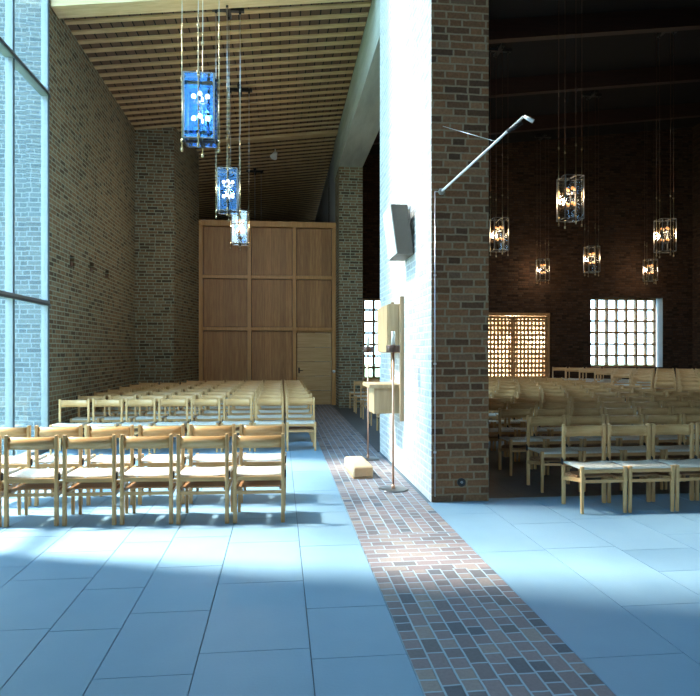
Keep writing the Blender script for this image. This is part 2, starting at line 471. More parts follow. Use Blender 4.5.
bm = new(); box(bm, (XL-0.2, -6, -0.2), (XR+0.2, 31, -0.012)); obj('joint_bed', bm, M['joint'], fl)
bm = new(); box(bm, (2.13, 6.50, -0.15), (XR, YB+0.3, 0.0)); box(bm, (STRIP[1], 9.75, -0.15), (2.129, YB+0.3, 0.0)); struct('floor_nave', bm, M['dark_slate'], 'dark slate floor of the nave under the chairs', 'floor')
bm = new(); box(bm, (STRIP[0]+0.003, -6, -0.1), (STRIP[1]-0.003, 31, 0.0)); o = struct('floor_aisle', bm, M['pavers'], 'strip of mauve brick pavers laid between the slate slabs', 'floor')

# ================================================================== walls
W0, W1 = 5.50, 10.45        # glazed bay
W2, W3 = -5.0, -2.0          # unseen second glazed bay, added to let in more light
holes = [(W0, W1, 0.0, 14.6), (W2, W3, 0.3, 14.6)]
niches = [(11.55, 3.10), (12.72, 3.15), (13.80, 3.15)]
for y, z in niches: holes.append((y-0.13, y+0.13, z-0.09, z+0.10))
bm = new(); wall_holes(bm, 'X', XL-0.35, 0.35, -6.0, 30.0, 0.0, HI, holes)
ww = struct('wall_west', bm, M['brick_grey'], 'long grey brown brick side wall beside the tall glazing', 'wall')
ww.data.materials.append(M['brick_pale'])          # outer brickwork and window jamb get daylight painted into a pale brick colour
for f in ww.data.polygons:
    if f.normal.x < -0.5 or (f.normal.y < -0.5 and abs(f.center.y-W1) < 0.02): f.material_index = 1
for i, (y, z) in enumerate(niches):
    n = thing('wall_vent', ['dark vent hole in the brick side wall, first beyond the glazing', 'dark vent hole in the brick side wall, middle of the three', 'dark vent hole in the brick side wall, third from the glazing'][i], 'vent', (XL, y, z-0.09), 0, 'vent holes in the brick side wall')
    b_ = new(); box(b_, (-0.345, -0.129, 0.001), (-0.30, 0.129, 0.189)); obj('back_plate', b_, M['dark_hole'], n)
    b_ = new(); box(b_, (-0.30, -0.125, 0.001), (0.012, 0.02, 0.075), 0.004); obj('brick_stop', b_, M['bronze'], n)
# outside wing wall seen through the last pane
sbox('wall_wing', (XL-1.17, 10.5, -0.2), (XL-0.36, 11.1, HI), M['brick_pale'], 'outside pale brick wing wall seen through the glazing', 'wall')
# pier in the far corner
bm = new(); poly(bm, [(XL, 16.37), (-2.63, 16.37), (-2.285, 18.49), (XL, 18.5)], 0, 7.17)
struct('pillar_corner', bm, M['brick_grey'], 'grey brick pier in the far corner beside the wood panelling', 'pier')
# near pier wall with the candles
sbox('wall_pier', (XP, 6.38, 0), (2.13, 9.75, HI), M['brick'], 'tall brick pier wall with limewashed sunlit flank and shaded brown end', 'wall')
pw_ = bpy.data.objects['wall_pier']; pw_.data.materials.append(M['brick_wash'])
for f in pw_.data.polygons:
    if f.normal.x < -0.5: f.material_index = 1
sbox('pillar_far', (1.60, 17.4, 0), (2.25, 18.6, 6.6), M['brick_grey'], 'brick pier beside the panelled wall carrying the concrete beam', 'pier')
sbox('beam_concrete', (1.59, 9.75, 6.6), (2.25, 19.0, 7.645), M['concrete'], 'pale concrete beam spanning from pier to pier', 'beam')
sbox('wall_passage', (1.62, 18.6, 0), (1.95, 30, 7.64), M['plaster'], 'grey side wall rising behind the panelling', 'wall')
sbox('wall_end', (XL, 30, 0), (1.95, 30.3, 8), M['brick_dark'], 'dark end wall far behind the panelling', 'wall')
# nave walls
wins = [(10.66, 13.29, 1.0, 3.42), (2.45, 4.85, 0.62, 3.33), (6.62, 9.14, 0.0, 2.84)]
bm = new(); wall_holes(bm, 'Y', YB, 0.45, 1.62, XR, 0, 9.6, wins)
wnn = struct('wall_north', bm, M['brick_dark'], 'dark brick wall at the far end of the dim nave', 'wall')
wnn.data.materials.append(M['plaster'])              # plastered window reveals
for f in wnn.data.polygons:
    if abs(f.normal.x) > 0.5 and 2 < f.center.x < 14: f.material_index = 1
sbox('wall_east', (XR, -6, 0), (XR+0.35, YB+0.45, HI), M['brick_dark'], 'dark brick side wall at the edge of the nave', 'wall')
bm = new(); wall_holes(bm, 'Y', -6.3, 0.3, XL-0.35, XR+0.35, 0, HI, [(-3.4, -1.0, 6.8, 11.4)]); struct('wall_south', bm, M['brick'], 'brick wall behind the viewpoint', 'wall')
sbox('wall_bulkhead', (2.13, 6.45, 5.55), (XR, 6.75, HI), M['brick_dark'], 'brick bulkhead over the nave opening', 'wall')
sbox('wall_clerestory', (1.9, -6, 8.0), (2.2, 6.38, HI), M['brick'], 'high brick wall between the two roofs', 'wall')
sbox('wall_transom', (XL, 10.45, 7.42), (XP, 10.6, HI), M['brick'], 'brick wall above the ceiling edge', 'wall')

# ================================================================== ceilings
bm = new()
y0, y1 = 10.5, 30.0
def slope(bm, x0, x1, ya, yb, zo0, zo1):
    hexa(bm, [(x0, ya, ceil_z(x0)+zo0), (x1, ya, ceil_z(x1)+zo0), (x1, yb, ceil_z(x1)+zo0), (x0, yb, ceil_z(x0)+zo0)],
             [(x0, ya, ceil_z(x0)+zo1), (x1, ya, ceil_z(x1)+zo1), (x1, yb, ceil_z(x1)+zo1), (x0, yb, ceil_z(x0)+zo1)])
slope(bm, XL, 2.2, 10.5, 30.2, 0.03, 0.25)
ceil = struct('ceiling', bm, M['deck'], 'timber ceiling of brown boards above pale joists', 'ceiling')
bm = new(); slope(bm, XL+0.01, 1.588, 10.47, 10.84, -0.10, 0.05); obj('edge_beam', bm, M['edgebeam'], ceil)
y = 11.14
while y < 29.8:
    b_ = new()
    wide = 0.20 if abs(y-17.6) < 0.17 else 0.105
    low = -0.05 if wide > 0.15 else 0.0
    slope(b_, XL+0.005, 1.588 if y < 18.7 else 1.62, y, y+wide, low, 0.035)
    obj('joist', b_, M['joist'], ceil); y += 0.342
bm = new(); slope(bm, 2.2, XR, 6.75, YB+0.2, 0.25, 0.4)
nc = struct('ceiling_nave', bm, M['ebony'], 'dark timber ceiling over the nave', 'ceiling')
for yy in (9.5, 12.5, 15.5, 18.5):
    b_ = new(); slope(b_, 2.25, XR, yy, yy+0.18, -0.15, 0.25); obj('tie_beam', b_, M['tie'], nc)
sbox('ceiling_high', (XL-0.35, -6, HI), (2.2, 10.6, HI+0.3), M['cream'], 'high flat roof over the glazed bay', 'ceiling')
sbox('ceiling_side', (2.2, -6, 8.0), (XR, 6.45, 8.3), M['ebony'], 'flat ceiling before the nave', 'ceiling')

# ================================================================== windows
def glazing(name, y0, y1, ps, zs, label):
    root = bpy.data.objects.new(name, None); COL.objects.link(root); root.empty_display_size = 0.1
    root['kind'] = 'structure'; root['label'] = label; root['category'] = 'window'; root.location = (XL-0.06, y0, 0)
    L = y1-y0; n = len(ps)-1
    for i in range(n+1):
        b_ = new(); w = 0.05
        yy = min(max(ps[i], w/2), L-w/2)
        box(b_, (-0.05, yy-w/2, zs[0]), (0.05, yy+w/2, zs[-1]), 0.004); o = obj('mullion', b_, M['frame'], root)
        b_ = new(); box(b_, (0.05, yy-0.008, zs[0]), (0.062, yy+0.008, zs[-1])); obj('gasket', b_, M['frame_dark'], o)
    for z in zs:
        b_ = new(); box(b_, (-0.06, 0.0, z-0.035 if z != zs[0] else z), (0.065, L, z+0.035 if z != zs[-1] else z), 0.0) if z not in (zs[0], zs[-1]) else box(b_, (-0.06, 0.0, z if z == zs[0] else z-0.07), (0.06, L, z+0.07 if z == zs[0] else z))
        o = obj('transom', b_, M['frame'], root)
        if z not in (zs[0], zs[-1]):
            b_ = new(); box(b_, (0.065, 0.0, z-0.045), (0.085, L, z-0.012)); obj('gasket', b_, M['frame_dark'], o)
    for i in range(n):
        for a, b in zip(zs, zs[1:]):
            b_ = new(); box(b_, (-0.006, ps[i]+0.02, a+0.03), (0.006, ps[i+1]-0.02, b-0.03)); obj('pane', b_, M['glass'], root)
    return root
glazing('window_1', W0, W1, [0, 0.96, 2.29, 3.62, 4.95], [0.0, 2.29, 5.55, 8.85, 12.1, 14.6], 'floor to roof glazing with pale frames beside the brick wall')
glazing('window_2', W2, W3, [0, 1.5, 3.0], [0.3, 2.29, 5.55, 8.85, 12.1, 14.6], 'second bay of tall glazing beside the viewpoint')

def grid_window(name, x0, x1, z0, z1, nc, nr, label):
    root = bpy.data.objects.new(name, None); COL.objects.link(root); root['kind'] = 'structure'; root['label'] = label; root['category'] = 'window'
    root.location = (x0, YB+0.30, z0); w = x1-x0; h = z1-z0
    f = 0.06
    for i in range(nc+1):
        b_ = new(); xx = i*w/nc; t = 0.07 if 0 < i < nc else f
        xa = min(max(xx-t/2, 0), w-t); box(b_, (xa, -0.07, 0), (xa+t, 0.07, h)); obj('upright', b_, M['lattice'], root)
    for j in range(nr+1):
        b_ = new(); zz = j*h/nr; t = 0.07
        za = min(max(zz-t/2, 0), h-t); box(b_, (0, -0.075, za), (w, 0.06, za+t)); obj('crossbar', b_, M['lattice'], root)
    b_ = new(); box(b_, (0.02, 0.04, 0.02), (w-0.02, 0.05, h-0.02)); obj('pane', b_, M['glass'], root)
    return root
grid_window('window_3', 10.66, 13.18, 1.0, 3.42, 7, 6, 'bright square window of small panes in the dark nave wall')
w5 = grid_window('window_5', -3.4, -1.0, 6.8, 11.4, 2, 3, 'high window in the wall behind the viewpoint'); w5.location.y = -6.15  # unseen window added so the nearest chandelier glass reflects blue sky
grid_window('window_4', 2.45, 4.85, 0.62, 3.33, 7, 7, 'small paned window glimpsed between the two brick piers')

# lattice double doors and the lit lobby behind them
root = bpy.data.objects.new('door_1', None); COL.objects.link(root); root['kind'] = 'structure'; root['category'] = 'door'
root['label'] = 'wooden lattice double doors glowing in the dark nave wall'; root.location = (6.62, YB, 0)
b_ = new(); box(b_, (0, -0.10, 0), (0.08, 0.1, 2.84)); box(b_, (2.44, -0.10, 0), (2.52, 0.1, 2.84)); box(b_, (0, -0.12, 2.76), (2.52, 0.1, 2.86)); obj('door_frame', b_, M['lattice'], root)
for s in (0, 1):
    x0 = 0.08 + s*1.185; x1 = x0+1.17
    b_ = new(); nx, nz = 9, 17
    for i in range(nx+1):
        t = 0.062 if 0 < i < nx else 0.07; xx = x0 + (x1-x0)*i/nx; xa = min(max(xx-t/2, x0), x1-t); box(b_, (xa, -0.03, 0.02), (xa+t, 0.03, 2.75))
    for j in range(nz+1):
        t = 0.078 if 0 < j < nz else 0.09; zz = 0.02 + 2.73*j/nz; za = min(max(zz-t/2, 0.02), 2.75-t); box(b_, (x0, -0.035, za), (x1, 0.02, za+t))
    lf = obj('door_leaf', b_, M['lattice'], root)
    b_ = new(); xh = x1-0.05 if s == 0 else x0+0.05; tube(b_, (xh, -0.07, 0.95), (xh, -0.07, 1.2), 0.012); tube(b_, (xh, -0.03, 0.97), (xh, -0.07, 0.97), 0.008); tube(b_, (xh, -0.03, 1.18), (xh, -0.07, 1.18), 0.008); obj('handle', b_, M['brass'], lf)
for nm, p, q, lb in (('wall_lobby_back', (5.6, 23.6, 0), (10.2, 23.8, 3.4), 'pale back wall of the lobby behind the lattice doors'),
                     ('wall_lobby_west', (5.4, YB+0.45, 0), (5.6, 23.8, 3.4), 'pale side wall of the lobby, near the pier'),
                     ('wall_lobby_east', (10.2, YB+0.45, 0), (10.4, 23.8, 3.4), 'pale side wall of the lobby, toward the big window'),
                     ('ceiling_lobby', (5.4, YB+0.45, 3.4), (10.4, 23.8, 3.6), 'pale lobby ceiling'),
                     ('floor_lobby', (5.4, YB+0.45, -0.2), (10.4, 23.8, 0.0), 'pale lobby floor')):
    sbox(nm, p, q, M['cream'], lb, nm.split('_')[0])
gl = thing('globe_lamp', 'lit globe lamp glowing in the lobby behind the lattice doors', 'lamp', (8.35, 22.6, 2.05), 0)
b_ = new(); ball(b_, (0, 0, 0), 0.16, 20, 12); obj('globe', b_, M['globe'], gl)
b_ = new(); tube(b_, (0, 0, 0.155), (0, 0, 1.35), 0.012); obj('stem', b_, M['black'], gl)
pd = bpy.data.lights.new('globe_light', 'POINT'); pd.energy = 900; pd.color = (1, 0.82, 0.55); pd.shadow_soft_size = 0.17
po = bpy.data.objects.new('globe_light', pd); COL.objects.link(po); po.parent = gl; po.location = (0, -0.2, -0.1)

# ================================================================== panelled partition
YP = 18.5
root = bpy.data.objects.new('wall_partition', None); COL.objects.link(root); root['kind'] = 'structure'; root['category'] = 'wall'
root['label'] = 'brown wooden partition of nine boarded panels across the aisle'; root.location = (0, YP, 0)
xs = [-2.28, -0.87, 0.41, 1.60]; zs = [0.0, 2.19, 3.67, 5.24]
for i in range(3):
    for j in range(3):
        if i == 2 and j == 0: continue
        b_ = new(); box(b_, (xs[i]+(0.072 if i else 0.125), 0.0, zs[j]+(0.066 if j else 0.01)), (xs[i+1]-(0.072 if i < 2 else 0.125), 0.05, zs[j+1]-(0.066 if j < 2 else 0.155))); obj('panel', b_, M['panel'], root)
b_ = new(); box(b_, (xs[0]+0.02, 0.06, 0), (0.46, 0.09, 5.2)); box(b_, (0.46, 0.06, 2.1), (xs[3]-0.02, 0.09, 5.2)); obj('backing', b_, M['black'], root)  # black sheet put in to draw shadow lines round the panels
for i, x in enumerate(xs):
    b_ = new(); w = 0.11
    xa = x if i == 0 else (x-w if i == 3 else x-w/2); box(b_, (xa, -0.09, 0), (xa+w, 0.08, 5.24), 0.004); obj('stile', b_, M['panel_frame'], root)
for j, z in enumerate(zs[1:]):
    w = 0.10 if j < 2 else 0.14
    b_ = new(); box(b_, (xs[0], -0.08 if j < 2 else -0.12, z-w/2 if j < 2 else z-w), (xs[3], 0.08, z+w/2 if j < 2 else z+0.02), 0.004); obj('rail', b_, M['panel_frame'], root)
b_ = new(); box(b_, (0.465, 0.0, 2.09), (1.49, 0.06, 2.145)); obj('door_head', b_, M['panel_frame'], root)
root = bpy.data.objects.new('door_2', None); COL.objects.link(root); root['kind'] = 'structure'; root['category'] = 'door'
root['label'] = 'wooden door of five wide boards set in the partition'; root.location = (0.485, YP, 0)
for j in range(5):
    b_ = new(); box(b_, (0.0, -0.01, 0.01+j*0.415), (0.995, 0.045, 0.01+j*0.415+0.406), 0.006); obj('board', b_, M['doorwood'], root)
b_ = new(); tube(b_, (0.06, -0.01, 1.0), (0.06, -0.06, 1.0), 0.012); tube(b_, (0.06, -0.06, 1.0), (0.17, -0.06, 1.0), 0.011); box(b_, (0.04, -0.016, 0.92), (0.08, -0.01, 1.08)); obj('handle', b_, M['black'], root)
bm = new(); tube(bm, (0, 0, 0), (0, -0.02, 0), 0.045, 20); ball(bm, (0, -0.02, 0), 0.03)
tag(obj('door_bell', bm, M['white_enamel'], None, (1.545, YP-0.09, 0.97)), 'small round white push button on the door jamb', 'button')

# ================================================================== chairs
RP, FP, HW = 0.20, -0.20, 0.213
def leg_bm(x, y, h, top, bot):
    b_ = new(); hexa(b_, [(x+i*bot, y+j*bot, 0) for i, j in ((-1,-1),(1,-1),(1,1),(-1,1))], [(x+i*top, y+j*top, h) for i, j in ((-1,-1),(1,-1),(1,1),(-1,1))])
    bmesh.ops.bevel(b_, geom=list(b_.edges), offset=0.003, segments=1, affect='EDGES'); return b_
def back_bm(n=10):
    b_ = new(); ring = []
    for i in range(n+1):
        t = -1+2*i/n; x = t*(HW-0.012); y = RP + 0.034*(1-t*t) - 0.004
        sag = 0.0
        ring.append([b_.verts.new(p) for p in ((x, y-0.007, 0.676-sag), (x, y+0.007, 0.676-sag), (x, y+0.007, 0.782), (x, y-0.007, 0.782))])
    for a, b in zip(ring, ring[1:]):
        for k in range(4):
            f = b_.faces.new((a[k], a[(k+1) % 4], b[(k+1) % 4], b[k])); f.smooth = k in (1, 3)
    b_.faces.new(ring[0][::-1]); b_.faces.new(ring[-1]); return b_
def seat_bm(n=8):
    b_ = new(); top = []; bot = []
    x0, x1, y0, y1 = -HW-0.012, HW+0.012, FP-0.006, RP-0.022
    for j in range(n+1):
        rt = []; rb = []
        for i in range(n+1):
            s = i/n; t = j/n; d = (1-(2*s-1)**2)*0.016*(0.4+0.6*t)
            e = min(1, min(s, 1-s, t, 1-t)*n)
            x = x0+(x1-x0)*s; y = y0+(y1-y0)*t
            # leave the posts' corners free
            rt.append(b_.verts.new((x, y, 0.448 - d - 0.010*(1-e)))); rb.append(b_.verts.new((x, y, 0.415+0.004*(1-e))))
        top.append(rt); bot.append(rb)
    for j in range(n):
        for i in range(n):
            f = b_.faces.new((top[j][i], top[j][i+1], top[j+1][i+1], top[j+1][i])); f.smooth = True
            b_.faces.new((bot[j][i], bot[j+1][i], bot[j+1][i+1], bot[j][i+1]))
    for i in range(n):
        b_.faces.new((top[0][i+1], top[0][i], bot[0][i], bot[0][i+1])); b_.faces.new((top[n][i], top[n][i+1], bot[n][i+1], bot[n][i]))
        b_.faces.new((top[i][0], top[i+1][0], bot[i+1][0], bot[i][0])); b_.faces.new((top[i+1][n], top[i][n], bot[i][n], bot[i+1][n]))
    return b_
def make_chair(name, full):
    t = thing(name, 'x', 'chair')
    obj('seat', seat_bm(), M['cord'], t); obj('backrest', back_bm(), M['beech_back'], t)
    for s in (-1, 1):
        obj('leg', leg_bm(s*HW, RP, 0.80, 0.015, 0.017), M['beech'], t)
        obj('leg', leg_bm(s*HW, FP, 0.446, 0.017, 0.013), M['beech'], t)
    bars = []
    for s in (-1, 1): bars.append(((s*HW, FP+0.012, 0.315), (s*HW, RP-0.012, 0.265), 0.016, 0.036))
    bars.append(((-HW+0.012, FP, 0.305), (HW-0.012, FP, 0.305), 0.016, 0.028))
    bars.append(((-HW+0.012, RP, 0.275), (HW-0.012, RP, 0.275), 0.016, 0.028))
    bars.append(((-HW+0.012, RP, 0.40), (HW-0.012, RP, 0.40), 0.018, 0.034))
    bars.append(((-HW+0.012, FP+0.002, 0.40), (HW-0.012, FP+0.002, 0.40), 0.018, 0.034))
    if full:
        for p, q, w, h in bars:
            b_ = new(); bar(b_, p, q, w, h); obj('stretcher', b_, M['beech_back'], t)
        b_ = new()
        for k in range(6): yy = -0.04+k*0.042; box(b_, (-HW+0.03, yy, 0.318), (HW-0.03, yy+0.03, 0.328))
        for s in (-1, 1): box(b_, (s*(HW-0.02)-0.012, -0.05, 0.295), (s*(HW-0.02)+0.012, 0.19, 0.318))
        obj('book_rack', b_, M['slat_brown'], t)
        b_ = new(); box(b_, (-HW-0.024, RP-0.03, 0.40), (-HW-0.014, RP+0.005, 0.46), 0.002); tube(b_, (-HW-0.022, RP-0.012, 0.41), (-HW-0.022, RP-0.012, 0.47), 0.006, 6); obj('coupling', b_, M['black'], t)
    else:
        b_ = new()
        for p, q, w, h in bars: bar(b_, p, q, w, h)
        obj('frame', b_, M['beech_back'], t)
    return t
protos = {True: make_chair('wooden_chair', True), False: make_chair('wooden_chair', False)}
used = {True: False, False: False}
def chair(x, y, rz, label, group, full, z=0.0):
    p = protos[full]
    if not used[full]: used[full] = True; r = p
    else:
        r = p.copy(); COL.objects.link(r)
        for ch in p.children:
            c = ch.copy(); COL.objects.link(c); c.parent = r
    r.location = (x, y, z); r.rotation_euler = (0, 0, rz); r['label'] = label; r['group'] = group; r['category'] = 'chair'
    return r
ORD = ['first', 'second', 'third', 'fourth', 'fifth', 'sixth', 'seventh', 'eighth', 'ninth', 'tenth', 'eleventh', 'twelfth', 'thirteenth', 'fourteenth', 'fifteenth', 'sixteenth', 'seventeenth', 'eighteenth']
# two rows with their backs to the viewer, in the sun
for k, (ry, rs, px) in enumerate(((5.79, 0.026, 0.495), (6.57, 0.02, 0.503))):
    for i in range(6):
        chair(0.04-0.22-px*i + (0.0 if k == 0 else 0.01), ry+rs*i+RP + random.uniform(-0.008, 0.008), PI - 0.04 + random.uniform(-0.006, 0.006),
              ['pale chair seen from behind, ' + ORD[i] + ' from the aisle in the closest sunlit row',
               'pale chair seen from behind, ' + ORD[i] + ' from the aisle in the second sunlit row'][k],
              'chairs turned away in the sun', True)
# block facing the viewer before the panelling
for k in range(8):
    ry = 10.33 + 0.94*k
    for i in range(8):
        x = 0.33 - 0.5*i
        if k == 7 and x < -2.3: continue
        chair(x, ry-RP + random.uniform(-0.008, 0.008), random.uniform(-0.006, 0.006),
              'pale chair, ' + ORD[i] + ' from the aisle in ' + ORD[k] + ' row of the block before the panelling',
              'pale chairs before the wood panelling', k < 2)
# nave block
for k, ry in enumerate((6.17, 7.10, 8.05, 9.02, 10.03, 11.15, 12.32, 13.55, 14.85, 16.2, 17.6, 19.05)):
    lim = 0.652*(ry+0.4) + 0.35
    n = 0
    for i in range(-2, 11):
        x = 3.05 + 0.478*i
        if i < 0 and k < 5: continue
        if x > lim: continue
        nm = ORD[i] + ' from the end in ' if i >= 0 else ('outermost, beside the pier, in ' if i == -2 else 'second from the pier in ')
        chair(x, ry-RP + random.uniform(-0.008, 0.008), random.uniform(-0.006, 0.006),
              'wooden chair, ' + nm + ORD[k] + ' row of the dim nave block', 'chairs in the dim nave', k < 5)
# turned block on low steps under the window
TA = math.radians(32.5); DX, DY = math.sin(TA), math.cos(TA); RX, RY = math.cos(TA), -math.sin(TA)
def clip(pts, ax, lim, keep_less):
    out = []
    for p, q in zip(pts, pts[1:]+pts[:1]):
        ip = (p[ax] <= lim) == keep_less; iq = (q[ax] <= lim) == keep_less
        if ip: out.append(p)
        if ip != iq:
            t = (lim-p[ax])/(q[ax]-p[ax]); out.append(tuple(p[i]+(q[i]-p[i])*t for i in (0, 1)))
    return out
STEP = [0.0, 0.06, 0.12, 0.17, 0.21, 0.24, 0.24, 0.24]
def at(k, s): return (8.72 + DX*0.9*k + RX*s, 12.75 + DY*0.9*k + RY*s)
bm = new()
for k in range(1, 8):
    far = 0.9 if k < 7 else 6
    c = at(k, 0); q = [(c[0]+RX*u+DX*v, c[1]+RY*u+DY*v) for u, v in ((-9, -0.5), (9, -0.5), (9, -0.5+far), (-9, -0.5+far))]
    for ax, lim, kl in ((0, 8.5, False), (0, XR, True), (1, YB, True)):
        if q: q = clip(q, ax, lim, kl)
    if len(q) >= 3: poly(bm, q, 0.0, STEP[k])
struct('floor_platform', bm, M['carpet'], 'low dark steps under the nave window', 'floor')
for k in range(8):
    n = 0
    for i in range(-12, 6):
        x, y = at(k, 0.52*i)
        if x < 8.68 or x > XR-0.4 or y > YB-0.5: continue
        d = x*0.1087+y*0.9941
        if (x/d-0.1087)/0.994*640+350 > 712: continue
        chair(x, y, -TA + random.uniform(-0.006, 0.006), 'wooden chair, ' + ORD[n] + ' along the ' + ORD[k] + ' turned row beside the nave block', 'turned chairs on the steps', False, STEP[k]); n += 1

# ================================================================== chandeliers
def make_chandelier():
    t = thing('chandelier', 'x', 'chandelier')
    H = 0.74; A = 0.20; w = 0.155
    for s in ((1,0),(-1,0),(0,1),(0,-1)):
        b_ = new(); tube(b_, (s[0]*A, s[1]*A, -0.07), (s[0]*A, s[1]*A, 1.35), 0.0055, 8)
        for z in (-0.05, 0.05, H-0.02, 1.22): tube(b_, (s[0]*A, s[1]*A, z-0.02), (s[0]*A, s[1]*A, z+0.02), 0.014, 8)
        obj('rod', b_, M['brass'], t)
        b_ = new()
        if s[0]: box(b_, (s[0]*(w+0.008)-0.004, -w, 0.04), (s[0]*(w+0.008)+0.004, w, H))
        else: box(b_, (-w, s[1]*(w+0.008)-0.004, 0.04), (w, s[1]*(w+0.008)+0.004, H))
        p = obj('glass_panel', b_, M['lampglass_clear'], t)
        b_ = new(); q = w+0.008
        for e in (-1, 1):
            for z0, z1 in ((0.04, H),):
                if s[0]: box(b_, (s[0]*q-0.006, e*w-0.005, z0), (s[0]*q+0.006, e*w+0.005, z1))
                else: box(b_, (e*w-0.005, s[1]*q-0.006, z0), (e*w+0.005, s[1]*q+0.006, z1))
        for z in (0.04, H):
            if s[0]: box(b_, (s[0]*q-0.006, -w, z-0.006), (s[0]*q+0.006, w, z+0.006))
            else: box(b_, (-w, s[1]*q-0.006, z-0.006), (w, s[1]*q+0.006, z+0.006))
        obj('edge_strip', b_, M['base_metal'], p)
    for z in (0.045, H-0.01):
        b_ = new(); box(b_, (-A, -0.012, z-0.012), (A, 0.012, z+0.012)); box(b_, (-0.012, -A, z-0.011), (0.012, A, z+0.011)); obj('bracket', b_, M['black'], t)
    b_ = new(); tube(b_, (0, 0, 0.05), (0, 0, H), 0.012, 10)
    for z in (0.23, 0.475):
        box(b_, (-0.08, -0.008, z-0.01), (0.08, 0.008, z+0.01)); box(b_, (-0.008, -0.08, z-0.009), (0.008, 0.08, z+0.009))
        for s in ((1,0),(-1,0),(0,1),(0,-1)): tube(b_, (s[0]*0.075, s[1]*0.075, z), (s[0]*0.075, s[1]*0.075, z+0.05), 0.014, 8)
    obj('stem', b_, M['black'], t)
    for z in (0.30, 0.545):
        for s in ((1,0),(-1,0),(0,1),(0,-1)):
            b_ = new(); ball(b_, (s[0]*0.075, s[1]*0.075, z), 0.026, 12, 8, 1.15); obj('bulb', b_, M['bulb'], t)
    return t
WB = {}
def white_of(me):
    if me.name not in WB:
        n = me.copy(); n.materials.clear(); n.materials.append(M['bulb_white']); WB[me.name] = n
    return WB[me.name]
def blue_of(me, kind):
    if (me.name, kind) not in WB:
        n = me.copy(); n.materials.clear(); n.materials.append(M[kind]); WB[(me.name, kind)] = n
    return WB[(me.name, kind)]
cp = make_chandelier(); first = [True]
def chandelier(x, y, zb, ztop, label, group, energy, white=False):
    if first[0]: r = cp; first[0] = False; kids = list(cp.children)
    else:
        r = cp.copy(); COL.objects.link(r)
        for ch in [c for c in cp.children if c.name.split('.')[0] not in ('hanger', 'ceiling_mount', 'lamp_light')]:
            c = ch.copy(); COL.objects.link(c); c.parent = r
            for g in ch.children: d = g.copy(); COL.objects.link(d); d.parent = c
    r.location = (x, y, zb); r['label'] = label; r['group'] = group; r['category'] = 'chandelier'
    if white:
        for c in r.children:
            if c.name.startswith('bulb'): c.data = white_of(c.data)
    if white:
        for c in r.children:
            if c.name.startswith('glass_panel'): c.data = blue_of(c.data, 'lampglass' if energy < 100 else 'lampglass_faint')
    L = ztop-zb
    for s in ((1,0),(-1,0),(0,1),(0,-1)):
        b_ = new(); tube(b_, (s[0]*0.2, s[1]*0.2, 1.35), (s[0]*0.2, s[1]*0.2, L), 0.0045, 6)
        for z in (2.1,):
            if z < L-0.3: tube(b_, (s[0]*0.2, s[1]*0.2, z-0.03), (s[0]*0.2, s[1]*0.2, z+0.03), 0.011, 6)
        obj('hanger', b_, M['steel'] if group == gA else M['bronze'], r)  # nave hangers get a darker metal in place of shade
    b_ = new(); box(b_, (-0.27, -0.04, L-0.09), (0.27, 0.04, L-0.03)); box(b_, (-0.04, -0.27, L-0.088), (0.04, 0.27, L-0.032)); tube(b_, (0, 0, L-0.03), (0, 0, L+0.02), 0.05, 12)
    for s in ((1,0),(-1,0),(0,1),(0,-1)): tube(b_, (s[0]*0.2, s[1]*0.2, L-0.13), (s[0]*0.2, s[1]*0.2, L-0.06), 0.02, 8)
    obj('ceiling_mount', b_, M['black'], r)
    ld = bpy.data.lights.new('lamp_light', 'POINT'); ld.energy = energy; ld.color = (1.0, 0.66, 0.36) if group == gN else (1.0, 0.80, 0.58); ld.shadow_soft_size = 0.09
    lo = bpy.data.objects.new('lamp_light', ld); COL.objects.link(lo); lo.parent = r; lo.location = (0, 0, 0.44)
    return r
gA = 'glass chandeliers over the sunlit chairs'; gN = 'glass chandeliers in the dark nave'
NL = 48
chandelier(4.78, 10.14, 3.68, ceil_z(4.78)+0.2, 'largest lit chandelier in the dark nave, above the middle rows', gN, NL)
chandelier(4.80, 13.66, 3.72, ceil_z(4.8)+0.2, 'lit nave chandelier close beside the edge of the brick pier', gN, NL)
chandelier(8.43, 13.26, 3.70, ceil_z(8.43)+0.2, 'lit nave chandelier above the right end of the window', gN, NL)
chandelier(8.57, 16.87, 3.70, ceil_z(8.57)+0.2, 'small lit chandelier hanging above the left end of the nave window', gN, NL)
chandelier(8.62, 20.3, 3.85, ceil_z(8.62)+0.2, 'tiny lit chandelier above the lattice doors', gN, NL)
chandelier(12.2, 20.0, 3.85, ceil_z(14.6)+0.2, 'tiny lit chandelier hanging lowest over the right half of the nave window', gN, NL)

chandelier(-0.87, 7.19, 3.80, HI, 'largest glass and brass chandelier, hanging closest over the sunlit chairs', gA, 25, True)
chandelier(-0.87, 10.95, 3.85, ceil_z(-0.87), 'glass chandelier second in line over the pale chairs', gA, 120, True)
chandelier(-0.88, 14.28, 3.87, ceil_z(-0.88), 'small glass chandelier with orange bulbs in front of the panelling', gA, 110)
chandelier(-0.80, 20.7, 3.87, ceil_z(-0.8), 'chandelier mount and rods beyond the panelling top', gA, 12)

